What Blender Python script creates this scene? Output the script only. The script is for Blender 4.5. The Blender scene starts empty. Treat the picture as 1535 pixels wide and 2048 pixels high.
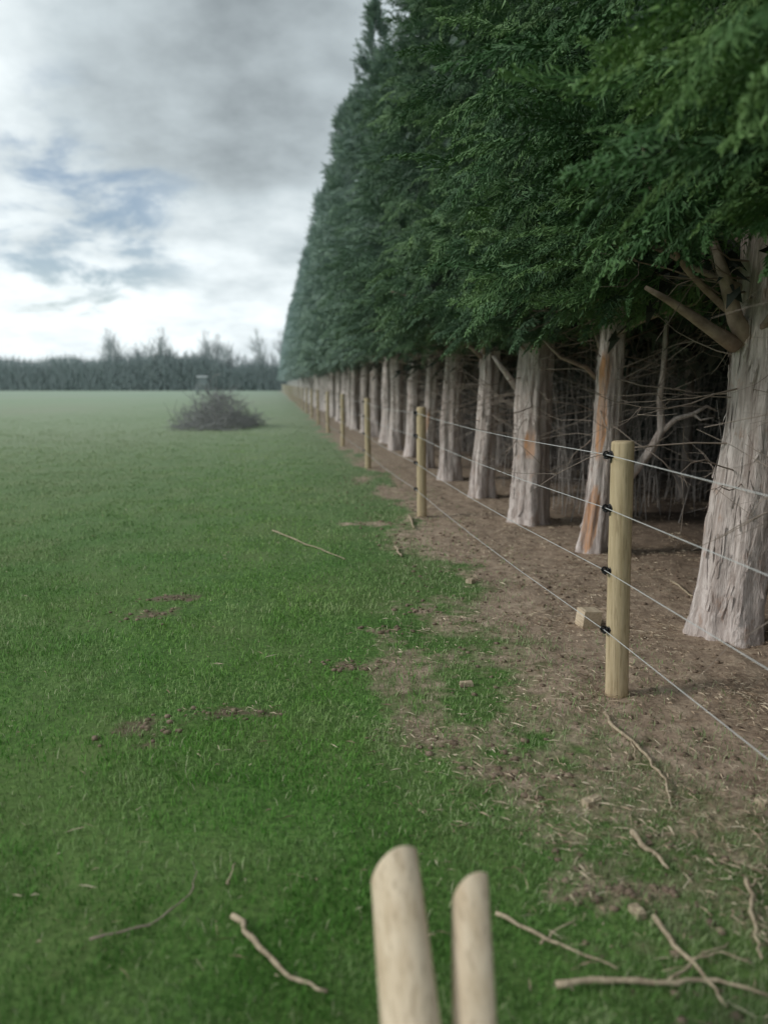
import bpy, math, random
import numpy as np
from mathutils import Vector
random.seed(7)
RNG = np.random.default_rng(11)
scn = bpy.context.scene
COL = scn.collection
PI = math.pi
# ------------------------------------------------------------ camera geometry
CH = 1.5; PITCH = math.radians(9.93); F = 1479.0
cp, sp = math.cos(PITCH), math.sin(PITCH)
def at(px, py, Y):
    u = (px-767.5)/F; v = (py-1024)/F
    s = Y/(cp-v*sp)
    return (u*s, Y, CH-(v*cp+sp)*s)
def g(px, py, z=0.0):
    v = (py-1024)/F
    Y = (CH-z)*(cp-v*sp)/(v*cp+sp)
    return at(px, py, Y)
SL = 0.148
NX, NY = -0.98923, -0.1464       # field-side normal of the fence
def fx(Y): return 1.642-SL*Y      # fence line
def tx(Y): return 2.74-SL*Y       # trunk line
def Lof(x, y): return (x+SL*y)*0.98923
# ------------------------------------------------------------ noise
TAB = RNG.random((256,256))
def vn(x, y, s=0):
    x = np.asarray(x, float)+s*17.3; y = np.asarray(y, float)+s*9.1
    xi = np.floor(x).astype(int); yi = np.floor(y).astype(int)
    fx_ = x-xi; fy_ = y-yi
    fx_ = fx_*fx_*(3-2*fx_); fy_ = fy_*fy_*(3-2*fy_)
    a = TAB[xi&255, yi&255]; b = TAB[(xi+1)&255, yi&255]; c = TAB[xi&255, (yi+1)&255]; d = TAB[(xi+1)&255, (yi+1)&255]
    return (a*(1-fx_)+b*fx_)*(1-fy_)+(c*(1-fx_)+d*fx_)*fy_
def fbm(x, y, s=0, o=4):
    t = 0; a = .5; k = 1.0
    for i in range(o):
        t = t+a*vn(x*k, y*k, s+i); a *= .5; k *= 2.03
    return t/(1-.5**o)
def sstep(a, b, x):
    t = np.clip((x-a)/(b-a), 0, 1); return t*t*(3-2*t)
PATCH = []
for px, py, rx, ry in [(440,1425,.20,.08),(285,1465,.12,.14),(300,1232,.22,.11),(350,1200,.18,.08),(740,1048,.35,.16),(775,1262,.16,.06),
                       (845,1222,.16,.06),(1010,1545,.2,.08),(880,1480,.18,.1),(1250,1790,.2,.06),(700,1330,.12,.06),(860,1075,.3,.18)]:
    p = g(px, py); PATCH.append((p[0], p[1], rx, ry))
def dirtmask(x, y):
    x = np.asarray(x, float); y = np.asarray(y, float)
    L = Lof(x, y)
    Lb = np.interp(y, [0,2,3,4.5,6,9,20,60], [.80,.66,.60,.78,1.06,1.36,1.45,1.45])
    n = fbm(x*2.2, y*1.6, 3)-.5
    a = sstep(-.3, .55, L-Lb+n*1.5)
    near = 1-.42*sstep(3.2, 1.8, y)
    full = sstep(1.3, 1.9, L+n*.6)
    a = a*(.62+.38*full)*near
    for cx, cy, rx, ry in PATCH:
        d = np.sqrt(((x-cx)/rx)**2+((y-cy)/ry)**2)
        a = np.maximum(a, sstep(1.7, .2, d+(fbm(x*11, y*11, 5, 3)-.5)*2.6)*.60)
    return np.clip(a, 0, 1)
def height(x, y):
    x = np.asarray(x, float); y = np.asarray(y, float)
    h = (fbm(x*.9, y*.9, 1, 3)-.5)*.05+(vn(x*5, y*5, 2)-.5)*.014
    d = dirtmask(x, y)
    h = h+d*(fbm(x*9, y*9, 8, 3)-.5)*.04
    return h
def hz(x, y): return float(height(np.array([x]), np.array([y]))[0])
# ------------------------------------------------------------ mesh helpers
def link(name, me, mat, parent=None, smooth=True):
    o = bpy.data.objects.new(name, me); COL.objects.link(o)
    for m in (mat if isinstance(mat, (list, tuple)) else [mat]): me.materials.append(m)
    if parent is not None: o.parent = parent
    if smooth and len(me.polygons): me.polygons.foreach_set('use_smooth', np.ones(len(me.polygons), bool))
    return o
def trimesh(name, V, T, attrs=None):
    me = bpy.data.meshes.new(name)
    V = np.ascontiguousarray(V, np.float32); T = np.ascontiguousarray(T, np.int32)
    me.vertices.add(len(V)); me.vertices.foreach_set('co', V.ravel())
    k = T.shape[1]
    me.loops.add(T.size); me.loops.foreach_set('vertex_index', T.ravel())
    me.polygons.add(len(T)); me.polygons.foreach_set('loop_start', np.arange(0, T.size, k, dtype=np.int32))
    try: me.polygons.foreach_set('loop_total', np.full(len(T), k, np.int32))
    except Exception: pass
    for n, a in (attrs or {}).items():
        at_ = me.attributes.new(n, 'FLOAT', 'POINT'); at_.data.foreach_set('value', np.ascontiguousarray(a, np.float32))
    me.update(calc_edges=True)
    return me
class MB:
    def __init__(s): s.v = []; s.f = []
    def tube(s, pts, rad, n=8, cap=True, rfun=None):
        pts = [Vector(p) for p in pts]
        if not hasattr(rad, '__len__'): rad = [rad]*len(pts)
        b = len(s.v); up = None
        for i, p in enumerate(pts):
            t = (pts[min(i+1, len(pts)-1)]-pts[max(i-1, 0)])
            if t.length < 1e-9: t = Vector((0,0,1))
            t.normalize()
            if up is None: up = Vector((1,0,0)) if abs(t.x) < .9 else Vector((0,1,0))
            a = (up-t*up.dot(t)); a.normalize(); c = t.cross(a); up = a
            for k in range(n):
                th = 2*PI*k/n; r = rad[i]*(rfun(i, th) if rfun else 1)
                q = p+a*(math.cos(th)*r)+c*(math.sin(th)*r); s.v.append(q[:])
        for i in range(len(pts)-1):
            for k in range(n):
                k2 = (k+1)%n
                s.f.append((b+i*n+k, b+i*n+k2, b+(i+1)*n+k2, b+(i+1)*n+k))
        if cap:
            s.f.append(tuple(b+k for k in reversed(range(n))))
            s.f.append(tuple(b+(len(pts)-1)*n+k for k in range(n)))
    def box(s, c, d, rz=0, bev=0):
        b = len(s.v); co, si = math.cos(rz), math.sin(rz)
        for z in (-1,1):
            for x, y in ((-1,-1),(1,-1),(1,1),(-1,1)):
                k = 1-(bev if z > 0 else 0)
                X = x*d[0]/2*k; Y = y*d[1]/2*k
                s.v.append((c[0]+X*co-Y*si, c[1]+X*si+Y*co, c[2]+z*d[2]/2))
        for q in ((3,2,1,0),(4,5,6,7),(0,1,5,4),(1,2,6,5),(2,3,7,6),(3,0,4,7)): s.f.append(tuple(b+i for i in q))
    def build(s, name, mat, parent=None, smooth=True):
        me = bpy.data.meshes.new(name); me.from_pydata(s.v, [], s.f); me.update()
        return link(name, me, mat, parent, smooth)
def tag(o, label=None, cat=None, group=None, kind=None):
    if label: o['label'] = label
    if cat: o['category'] = cat
    if group: o['group'] = group
    if kind: o['kind'] = kind
    return o
def thing(name, label, cat, loc=(0,0,0), group=None, rz=0):
    o = bpy.data.objects.new(name, None); COL.objects.link(o); o.location = loc; o.rotation_euler = (0,0,rz)
    o.empty_display_size = .1
    return tag(o, label, cat, group)
def cp_(o, parent):
    c = o.copy(); COL.objects.link(c); c.parent = parent; return c
# ------------------------------------------------------------ materials
HAZE = (.40,.50,.49,1)
class NT:
    def __init__(s, name):
        s.m = bpy.data.materials.new(name); s.m.use_nodes = True; s.t = s.m.node_tree; s.n = s.t.nodes
        s.b = s.n['Principled BSDF']; s.b.inputs['Roughness'].default_value = .85
        s.b.inputs['Specular IOR Level'].default_value = .2
    def new(s, ty, **k):
        n = s.n.new(ty)
        for a, v in k.items(): setattr(n, a, v)
        return n
    def l(s, a, b): s.t.links.new(a, b)
    def coord(s, scale=(1,1,1), kind='Object'):
        c = s.new('ShaderNodeTexCoord'); m = s.new('ShaderNodeMapping'); m.inputs['Scale'].default_value = scale
        s.l(c.outputs[kind], m.inputs['Vector']); return m.outputs[0]
    def pos(s, scale=(1,1,1)):
        c = s.new('ShaderNodeNewGeometry'); m = s.new('ShaderNodeMapping'); m.inputs['Scale'].default_value = scale
        s.l(c.outputs['Position'], m.inputs['Vector']); return m.outputs[0]
    def noise(s, vec, scale, det=4, rough=.55, dist=0):
        n = s.new('ShaderNodeTexNoise'); n.inputs['Scale'].default_value = scale; n.inputs['Detail'].default_value = det; n.inputs['Roughness'].default_value = rough; n.inputs['Distortion'].default_value = dist
        s.l(vec, n.inputs['Vector']); return n.outputs['Fac']
    def ramp(s, fac, stops):
        r = s.new('ShaderNodeValToRGB'); e = r.color_ramp.elements
        while len(e) < len(stops): e.new(.5)
        for i, (p, c) in enumerate(stops):
            e[i].position = p; e[i].color = (c[0], c[1], c[2], 1) if hasattr(c, '__len__') else (c, c, c, 1)
        s.l(fac, r.inputs['Fac']); return r.outputs['Color']
    def mix(s, fac, a, b, mode='MIX'):
        m = s.new('ShaderNodeMix', data_type='RGBA', blend_type=mode)
        for sock, v in ((m.inputs['Factor'], fac), (m.inputs['A'], a), (m.inputs['B'], b)):
            if hasattr(v, 'is_output'): s.l(v, sock)
            elif hasattr(v, '__len__'): sock.default_value = (v[0], v[1], v[2], 1)
            else: sock.default_value = v
        return m.outputs['Result']
    def math(s, op, a, b=0.0, clamp=False):
        m = s.new('ShaderNodeMath', operation=op); m.use_clamp = clamp
        for i, v in enumerate((a, b)):
            if hasattr(v, 'is_output'): s.l(v, m.inputs[i])
            else: m.inputs[i].default_value = v
        return m.outputs[0]
    def attr(s, name):
        a = s.new('ShaderNodeAttribute'); a.attribute_name = name; return a.outputs['Fac']
    def far(s, D, mx=1.0):            # mist painted into base colour: surfaces pale with distance down the field (world Y)
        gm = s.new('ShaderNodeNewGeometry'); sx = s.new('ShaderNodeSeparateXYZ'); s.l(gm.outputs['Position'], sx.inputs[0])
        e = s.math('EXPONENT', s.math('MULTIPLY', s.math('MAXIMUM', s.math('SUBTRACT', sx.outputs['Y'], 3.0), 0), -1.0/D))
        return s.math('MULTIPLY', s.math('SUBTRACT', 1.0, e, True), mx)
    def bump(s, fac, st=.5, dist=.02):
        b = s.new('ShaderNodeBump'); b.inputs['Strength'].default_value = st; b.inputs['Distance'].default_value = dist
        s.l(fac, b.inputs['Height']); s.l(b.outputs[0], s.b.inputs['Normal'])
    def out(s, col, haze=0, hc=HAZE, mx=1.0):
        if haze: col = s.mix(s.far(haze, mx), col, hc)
        s.l(col, s.b.inputs['Base Color']); return s.m
def m_wood(name, a, b, sc=(30,30,2.2), haze=220, kn=.5):
    t = NT(name); v = t.coord(sc); n = t.noise(v, 1.5, 6, .6); k = t.noise(t.coord((1,1,1)), 7, 3)
    c = t.mix(t.math('MULTIPLY', t.math('SUBTRACT', k, .5, True), 2.0, True), t.ramp(n, [(.36,b),(.58,a)]), b)
    fine = t.noise(t.coord(tuple(q*3 for q in sc)), 1.2, 3); c = t.mix(t.ramp(fine, [(.36,.45),(.46,0)]), c, (b[0]*.55, b[1]*.5, b[2]*.45))
    sp_ = t.ramp(t.noise(t.coord((1,1,.6)), 17, 2), [(.70,0),(.76,1)])
    c = t.mix(t.math('MULTIPLY', sp_, kn), c, (.24,.15,.09))
    t.bump(n, .35, .01); return t.out(c, haze)
M = {}
M['post'] = m_wood('treated_pine', (.58,.465,.30), (.44,.345,.21))
M['stake'] = m_wood('stripped_pine', (.66,.545,.40), (.55,.435,.30), (30,2.2,30), 220, .4)
M['stick'] = m_wood('dead_stick', (.50,.41,.29), (.30,.235,.165), (20,20,2))
def m_bark(name, light, mid, dark, haze):
    t = NT(name); v = t.coord((8,8,1.0)); n = t.noise(v, 2.2, 8, .68, .6); n2 = t.noise(t.coord((40,40,3.5)), 1.2, 5, .6); k = t.noise(t.coord((1,1,.6)), 4.0, 5, .6)
    fl = t.noise(t.coord((5,5,2.6)), 3.0, 6, .7)
    c = t.ramp(n, [(.30,dark),(.40,mid),(.54,light)])
    c = t.mix(t.math('MULTIPLY', t.ramp(n2, [(.38,1),(.54,0)]), .4), c, dark)
    c = t.mix(t.math('MULTIPLY', t.ramp(k, [(.42,0),(.62,1)]), .40), c, mid)
    c = t.mix(t.math('MULTIPLY', t.ramp(fl, [(.58,0),(.66,1)]), .5), c, (mid[0]*1.0, mid[1]*.76, mid[2]*.6))
    sc = t.attr('scar'); c = t.mix(t.math('MULTIPLY', sc, t.ramp(n, [(.36,.2),(.54,.9)])), c, (.62,.30,.13))
    bb = t.math('ADD', t.math('ADD', n, t.math('MULTIPLY', n2, .6)), t.math('MULTIPLY', fl, .6)); t.bump(bb, .9, .03)
    return t.out(c, haze)
M['bark'] = m_bark('cypress_bark', (.80,.71,.67), (.50,.415,.38), (.17,.125,.105), 160)
M['bark_shade'] = m_bark('shade_tinted_bark', (.40,.35,.32), (.26,.22,.20), (.10,.08,.07), 260)  # bark copy painted darker for the shade behind the front row
def m_flat(name, a, b, sc=8, haze=0, rough=.85, metal=0):
    t = NT(name); c = t.ramp(t.noise(t.coord(), sc, 4), [(.3,a),(.7,b)]); t.b.inputs['Roughness'].default_value = rough; t.b.inputs['Metallic'].default_value = metal
    return t.out(c, haze)
M['limb'] = m_flat('dead_limb_bark', (.22,.165,.135), (.46,.37,.30), 14, 200)
M['twig'] = m_flat('dead_twig', (.21,.17,.14), (.40,.33,.28), 5, 200)
M['twig_back'] = m_flat('back_row_twig', (.27,.245,.23), (.50,.46,.43), 4, 260)  # back-row twigs painted paler to lift the dim under the trees
M['plastic'] = m_flat('black_plastic', (.012,.012,.013), (.022,.022,.024), 20, 0, .4)
M['wire'] = m_flat('galvanised_wire', (.55,.55,.54), (.66,.66,.65), 30, 0, .5, .2)
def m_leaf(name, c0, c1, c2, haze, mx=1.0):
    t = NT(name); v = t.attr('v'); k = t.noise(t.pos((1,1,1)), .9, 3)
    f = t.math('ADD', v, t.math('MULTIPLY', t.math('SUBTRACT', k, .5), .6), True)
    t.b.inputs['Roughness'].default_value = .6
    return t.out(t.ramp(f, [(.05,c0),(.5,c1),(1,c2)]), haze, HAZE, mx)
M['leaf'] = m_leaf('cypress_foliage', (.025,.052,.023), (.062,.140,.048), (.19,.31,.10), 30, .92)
M['leaf_shade'] = m_leaf('shade_tinted_foliage', (.035,.042,.036), (.06,.072,.058), (.09,.11,.08), 300)  # foliage painted dark to stand for shade behind the front row
t = NT('pasture_blades'); v = t.attr('v'); w = t.attr('w')
gc = t.ramp(v, [(0,(.046,.120,.020)),(.5,(.095,.285,.036)),(1,(.25,.43,.10))])
M['grass'] = t.out(t.mix(w, gc, (.46,.45,.30)), 26, (.37,.43,.30,1), .85)
t = NT('litter'); v = t.attr('v'); M['litter'] = t.out(t.ramp(v, [(0,(.21,.145,.10)),(.5,(.46,.35,.25)),(1,(.70,.60,.45))]), 0)
M['soil'] = m_flat('loose_soil', (.14,.10,.075), (.30,.225,.165), 20)
# ground
t = NT('field_ground'); d = t.attr('dirt'); P = t.pos()
n1 = t.noise(P, 38, 5, .65); n2 = t.noise(P, 1.3, 4); n3 = t.noise(P, 9, 5, .6); n4 = t.noise(t.pos((1,.35,1)), .12, 5, .6)
gr = t.ramp(n1, [(.3,(.042,.085,.020)),(.55,(.09,.19,.04)),(.75,(.17,.26,.075))])
gr = t.mix(t.ramp(n2, [(.4,0),(.7,.55)]), gr, (.16,.20,.075))
far = t.ramp(n4, [(.3,(.235,.305,.17)),(.5,(.28,.33,.205)),(.72,(.315,.325,.23))])  # far field's brownish green, paled with painted haze
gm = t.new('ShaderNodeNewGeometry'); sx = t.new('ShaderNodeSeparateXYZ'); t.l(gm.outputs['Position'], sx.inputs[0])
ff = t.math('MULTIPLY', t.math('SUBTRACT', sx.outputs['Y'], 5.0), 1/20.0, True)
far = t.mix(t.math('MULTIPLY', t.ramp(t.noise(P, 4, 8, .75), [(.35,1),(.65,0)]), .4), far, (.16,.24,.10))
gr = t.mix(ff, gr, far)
di = t.ramp(n3, [(.25,(.23,.165,.12)),(.5,(.43,.325,.24)),(.75,(.60,.48,.36))])
di = t.mix(t.ramp(n1, [(.35,.5),(.6,0)]), di, (.17,.12,.09))
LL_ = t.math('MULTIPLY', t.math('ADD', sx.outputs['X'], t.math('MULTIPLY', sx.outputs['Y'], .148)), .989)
di = t.mix(t.math('MULTIPLY', t.math('SUBTRACT', LL_, 2.9), .55, True), di, (.10,.074,.058))  # earth behind the trunk row painted darker for tree shade
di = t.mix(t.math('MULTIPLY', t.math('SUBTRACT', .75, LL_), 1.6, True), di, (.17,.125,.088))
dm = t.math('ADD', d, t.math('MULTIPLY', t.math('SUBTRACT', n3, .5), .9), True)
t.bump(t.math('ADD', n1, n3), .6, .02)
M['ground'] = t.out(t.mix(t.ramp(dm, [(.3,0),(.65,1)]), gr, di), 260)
# ------------------------------------------------------------ ground sheet
def axis(lo, hi, dlo, dhi, st, gr_=1.09):
    a = list(np.arange(dlo, dhi, st)); s = st; x = a[-1]
    while x < hi: s *= gr_; x += s; a.append(x)
    s = st; x = dlo; pre = []
    while x > lo: s *= gr_; x -= s; pre.append(x)
    return np.array(pre[::-1]+a)
xs = axis(-700, 700, -4.5, 4.5, .045); ys = axis(-60, 1200, 1.0, 9.5, .045, 1.06)
X, Y = np.meshgrid(xs, ys); nx, ny = len(xs), len(ys)
fade = sstep(60, 25, np.abs(X))*sstep(90, 40, Y)
Z = height(X, Y)*fade
idx = np.arange(nx*ny).reshape(ny, nx)
Q = np.stack([idx[:-1,:-1], idx[:-1,1:], idx[1:,1:], idx[1:,:-1]], -1).reshape(-1, 4)
DM = dirtmask(X, Y)
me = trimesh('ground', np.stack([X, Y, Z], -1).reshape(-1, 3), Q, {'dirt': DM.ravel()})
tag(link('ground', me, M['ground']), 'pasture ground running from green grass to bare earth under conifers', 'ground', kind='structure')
# ------------------------------------------------------------ grass blades
def blades(N, ymax, hmin, hmax, wid, dens, seed, flat=False, ymin=1.0):
    r = np.random.default_rng(seed)
    y = ymin*np.exp(r.random(N)*math.log(ymax/ymin)); x = (r.random(N)*2-1)*(.62*y+.9)
    d = dirtmask(x, y); keep = r.random(N) < dens(x, y, d); x = x[keep]; y = y[keep]; d = d[keep]; n = len(x)
    z = height(x, y)*sstep(90, 40, y)
    th = r.random(n)*2*PI; cl = fbm(x*3, y*3, 21, 3)*.6+.4*fbm(x*9, y*9, 23, 2)
    h = (hmin+(hmax-hmin)*r.random(n)**1.5)*(.35+1.35*cl**1.3)
    if not flat: h = h*(1-.75*sstep(12, ymax, y))
    w = wid*(.7+.6*r.random(n))*(.55+y*.22)
    ln = h*(.25+.9*r.random(n))
    ta = r.random(n)*2*PI
    ux, uy = np.cos(th), np.sin(th); bx, by = np.cos(ta), np.sin(ta)
    V = np.zeros((n, 5, 3))
    V[:,0] = np.stack([x-ux*w, y-uy*w, z-.004], -1); V[:,1] = np.stack([x+ux*w, y+uy*w, z-.004], -1)
    if flat:
        ll = h
        V[:,0,2] += .008+.014*r.random(n); V[:,1,2] = V[:,0,2]
        V[:,2] = V[:,1]+np.stack([bx*ll*.5, by*ll*.5, .008*r.random(n)], -1); V[:,3] = V[:,0]+np.stack([bx*ll*.5, by*ll*.5, .008*r.random(n)], -1)
        V[:,4] = np.stack([x+bx*ll, y+by*ll, V[:,0,2]+.006*(r.random(n)-.3)], -1)
    else:
        mx = x+bx*ln*.35; my = y+by*ln*.35
        V[:,2] = np.stack([mx+ux*w*.75, my+uy*w*.75, z+h*.6], -1); V[:,3] = np.stack([mx-ux*w*.75, my-uy*w*.75, z+h*.6], -1)
        V[:,4] = np.stack([x+bx*ln, y+by*ln, z+h*(.95-.3*r.random(n))], -1)
    b = (np.arange(n)*5)[:,None]
    T = np.concatenate([b+np.array([0,1,2]), b+np.array([0,2,3]), b+np.array([3,2,4])], 0)
    return x, y, d, n, r, V.reshape(-1, 3), T
def dens_g(x, y, d):
    L = Lof(x, y); lo = .10+.22*sstep(4.2, 2.4, y)*sstep(3, 1.5, L)
    return np.maximum(np.clip(1-1.0*d, 0, 1)*(.40+.60*sstep(.3,.58,fbm(x*2.5, y*2.5, 31, 2))), lo*sstep(.35,.6,fbm(x*3.5,y*3.5,37,2))*(L<2.2))*(1-.6*sstep(20,45,y))
x, y, d, n, r, V, T = blades(460000, 48, .016, .045, .0014, dens_g, 5)
L = Lof(x, y)
bright = np.exp(-((L+.1)/1.0)**2)
lw = fbm(x*.8, y*.8, 40, 3); l2 = fbm(x*3, y*3, 46, 3)
v = .14+.32*bright*(.5+.5*sstep(1.5,4,y))+.65*(lw-.38)+.35*(l2-.4)+.25*r.random(n)+.16*sstep(2.5, 8, y)-.24*sstep(3.4, 1.4, y)*(L<.6)
wv = np.clip(.06+.70*sstep(.25,1.2,L+(lw-.5))+.40*sstep(.52,.7,l2)*(L<.8)+.50*sstep(-.5,-3.0,L)*sstep(2,4.5,y)+.2*sstep(12,30,y)+.5*d*(L<.6), 0, .85)*(.25+.75*r.random(n))  # blades on the left also paled to paint in milky glare
wv = np.where(r.random(n) < .05, .8, wv)
me = trimesh('pasture_grass', V, T, {'v': np.repeat(np.clip(v,0,1), 5), 'w': np.repeat(wv, 5)})
tag(link('pasture_grass', me, M['grass'], smooth=False), 'short green pasture grass thinning towards the bare earth', 'grass', kind='stuff')
def dens_l(x, y, d): return np.clip(.03+1.0*d**1.3, 0, 1)*(.15+.85*sstep(.38,.6,fbm(x*2, y*2, 61, 3)))*np.where(Lof(x,y)<.3, .3, 1)
x, y, d, n, r, V, T = blades(190000, 22, .015, .08, .0012, dens_l, 6, True)
me = trimesh('needle_litter', V, T, {'v': np.repeat(np.clip(r.random(n)**.8, 0, 1), 5)})
tag(link('needle_litter', me, M['litter'], smooth=False), 'dry straw and fallen needles strewn over the bare earth', 'litter', kind='stuff')
# soil clods
r = np.random.default_rng(9)
ico_v = np.array([(0,0,1),(.89,0,.45),(.28,.85,.45),(-.72,.53,.45),(-.72,-.53,.45),(.28,-.85,.45),(.72,.53,-.45),(-.28,.85,-.45),(-.89,0,-.45),(-.28,-.85,-.45),(.72,-.53,-.45),(0,0,-1)])
ico_f = np.array([(0,1,2),(0,2,3),(0,3,4),(0,4,5),(0,5,1),(1,6,2),(2,7,3),(3,8,4),(4,9,5),(5,10,1),(6,7,2),(7,8,3),(8,9,4),(9,10,5),(10,6,1),(11,7,6),(11,8,7),(11,9,8),(11,10,9),(11,6,10)])
cxs = []; cys = []
for cx, cy, rx, ry in PATCH:
    k = 45; cxs += list(cx+r.normal(size=k)*rx*.6); cys += list(cy+r.normal(size=k)*ry*.6)
k = 2600; yy = 1.3*np.exp(r.random(k)*2.2); LL = .8+2.6*r.random(k); cxs += list(LL/.989-SL*yy); cys += list(yy)
cx = np.array(cxs); cy = np.array(cys); n = len(cx); s = .003+.015*r.random(n)**3
V = ico_v[None]*(1+.35*(r.random((n,12,1))-.5)); V = V*s[:,None,None]*np.array([1.2,1,.7]); V = V+np.stack([cx, cy, height(cx, cy)+s*.2], -1)[:,None]
T = (ico_f[None]+(np.arange(n)*12)[:,None,None]).reshape(-1, 3)
tag(link('soil_clods', trimesh('soil_clods', V.reshape(-1,3), T), M['soil'], smooth=False), 'small dark clods of turned soil scattered on the ground', 'soil', kind='stuff')
# ------------------------------------------------------------ spray templates
def template(pairs, sub, wmul, seed):
    r = np.random.default_rng(seed); V = []; T = []; tip = []
    def leaf(p, a, l, w, tv):
        c, s = math.cos(a), math.sin(a); b = len(V)
        V.append((p[0]+s*w, p[1]-c*w)); V.append((p[0]-s*w, p[1]+c*w)); V.append((p[0]+c*l, p[1]+s*l)); T.append((b, b+1, b+2)); tip.extend([tv*.6, tv*.6, tv])
    leaf((0,0), 0, .95, .012*wmul, .3)
    for i in range(pairs):
        s = .06+.92*i/pairs
        for sg in (-1,1):
            a = sg*(.80-.38*s+r.normal()*.14); l = (.34*(1-s)**.7+.06)*(.6+.7*r.random()); s2 = s+r.normal()*.015
            leaf((s2,0), a, l, .010*wmul, .4+.5*s)
            for j in range(sub):
                q = (j+.6)/(sub+.6); p = (s2+math.cos(a)*l*q, math.sin(a)*l*q)
                for sg2 in (-1,1):
                    leaf(p, a+sg2*(.62+r.normal()*.14), l*(.34*(1-q)+.15), .0125*wmul, .5+.5*max(s, q))
    V = np.array(V); tip = np.array(tip)
    z = -.36*V[:,0]**2-.35*np.abs(V[:,1])**1.2+r.normal(size=len(V))*.02
    return np.column_stack([V, z]), np.array(T), tip
def place_sprays(tm, P, az, el, roll, s, base):
    V, T, tip = tm; n = len(P)
    X_ = np.stack([np.cos(el)*np.cos(az), np.cos(el)*np.sin(az), np.sin(el)], -1)
    Yh = np.stack([-np.sin(az), np.cos(az), np.zeros(n)], -1); Zh = np.cross(X_, Yh)
    c = np.cos(roll)[:,None]; q = np.sin(roll)[:,None]
    Y_ = Yh*c+Zh*q; Z_ = -Yh*q+Zh*c
    W = P[:,None]+s[:,None,None]*(V[None,:,0,None]*X_[:,None]+V[None,:,1,None]*Y_[:,None]+V[None,:,2,None]*Z_[:,None])
    TT = (T[None]+(np.arange(n)*len(V))[:,None,None]).reshape(-1, 3)
    A = np.clip(base[:,None]+.48*(tip[None]-.5), 0, 1)
    return W.reshape(-1, 3), TT, A.ravel()
def crown_mesh(seed, nb, ns, tm, H=10.4, zb=1.98, R=1.5, scale=.5, mat=None):
    r = np.random.default_rng(seed)
    t = r.random(nb)**1.2; az = np.arange(nb)*2.39996+r.normal(size=nb)*.3
    t[-12:] = np.linspace(.9, 1.0, 12)
    z0 = zb+t*(H-zb)*.97
    prof = (1-t*.985)**.80*np.where(t < .03, .85, 1)
    rr = R*prof*(.66+.62*r.random(nb))
    n = nb*ns; B = np.repeat(np.arange(nb), ns)
    f = r.uniform(.3, 1.0, n)**.65
    a2 = az[B]+r.normal(size=n)*(.16+.25*(1-f))
    rad = rr[B]*f
    rise = .35+.5*t
    z = z0[B]+rad*rise[B]-.22*rad**2*(1-t[B])+r.normal(size=n)*.10
    z = np.maximum(z, zb-.02+.12*r.random(n))
    P = np.stack([np.cos(a2)*rad, np.sin(a2)*rad, z], -1)
    da = a2+r.normal(size=n)*.6
    el = np.radians(r.uniform(-45, 26, n))+t[B]**2*1.2
    el = np.where(z < zb+.35, np.maximum(el, -.35), el)
    s = scale*(.55+.8*r.random(n))*(.62+.38*(1-t[B]))
    bv = r.random(nb)
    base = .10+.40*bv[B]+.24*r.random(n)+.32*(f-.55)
    V, T, A = place_sprays(tm, P, da, el, r.normal(size=n)*.9, s, base)
    na, nr = 14, 18; hv = []          # solid inner hull added to block light, coloured dark for crown shade
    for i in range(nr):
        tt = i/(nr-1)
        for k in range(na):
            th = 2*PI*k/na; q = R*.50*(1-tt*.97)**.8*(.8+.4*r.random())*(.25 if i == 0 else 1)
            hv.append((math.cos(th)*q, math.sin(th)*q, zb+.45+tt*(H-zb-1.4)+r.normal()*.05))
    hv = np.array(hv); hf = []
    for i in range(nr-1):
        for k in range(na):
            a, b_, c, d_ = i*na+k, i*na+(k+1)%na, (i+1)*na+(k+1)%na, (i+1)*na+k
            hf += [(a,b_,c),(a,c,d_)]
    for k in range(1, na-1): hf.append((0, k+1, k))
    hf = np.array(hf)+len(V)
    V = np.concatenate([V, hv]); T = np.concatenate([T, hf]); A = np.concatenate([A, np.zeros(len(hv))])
    return trimesh('crown', V, T, {'v': A})
T_hi = template(14, 3, .80, 1); T_mid = template(9, 1, 1.7, 2); T_far = template(5, 0, 4.6, 3)
C_hi = [crown_mesh(50+i, 310, 15, T_hi, H=9.5+i*.35, scale=.33, R=1.48) for i in range(3)]
C_mid = [crown_mesh(60+i, 230, 12, T_mid, H=9.0+i*.45, scale=.42, R=1.45) for i in range(4)]
C_far = [crown_mesh(70+i, 150, 9, T_far, H=9.5+i*.45, scale=.55, R=1.45) for i in range(4)]
for m_ in C_hi+C_mid+C_far: m_.materials.append(M['leaf'])
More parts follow.
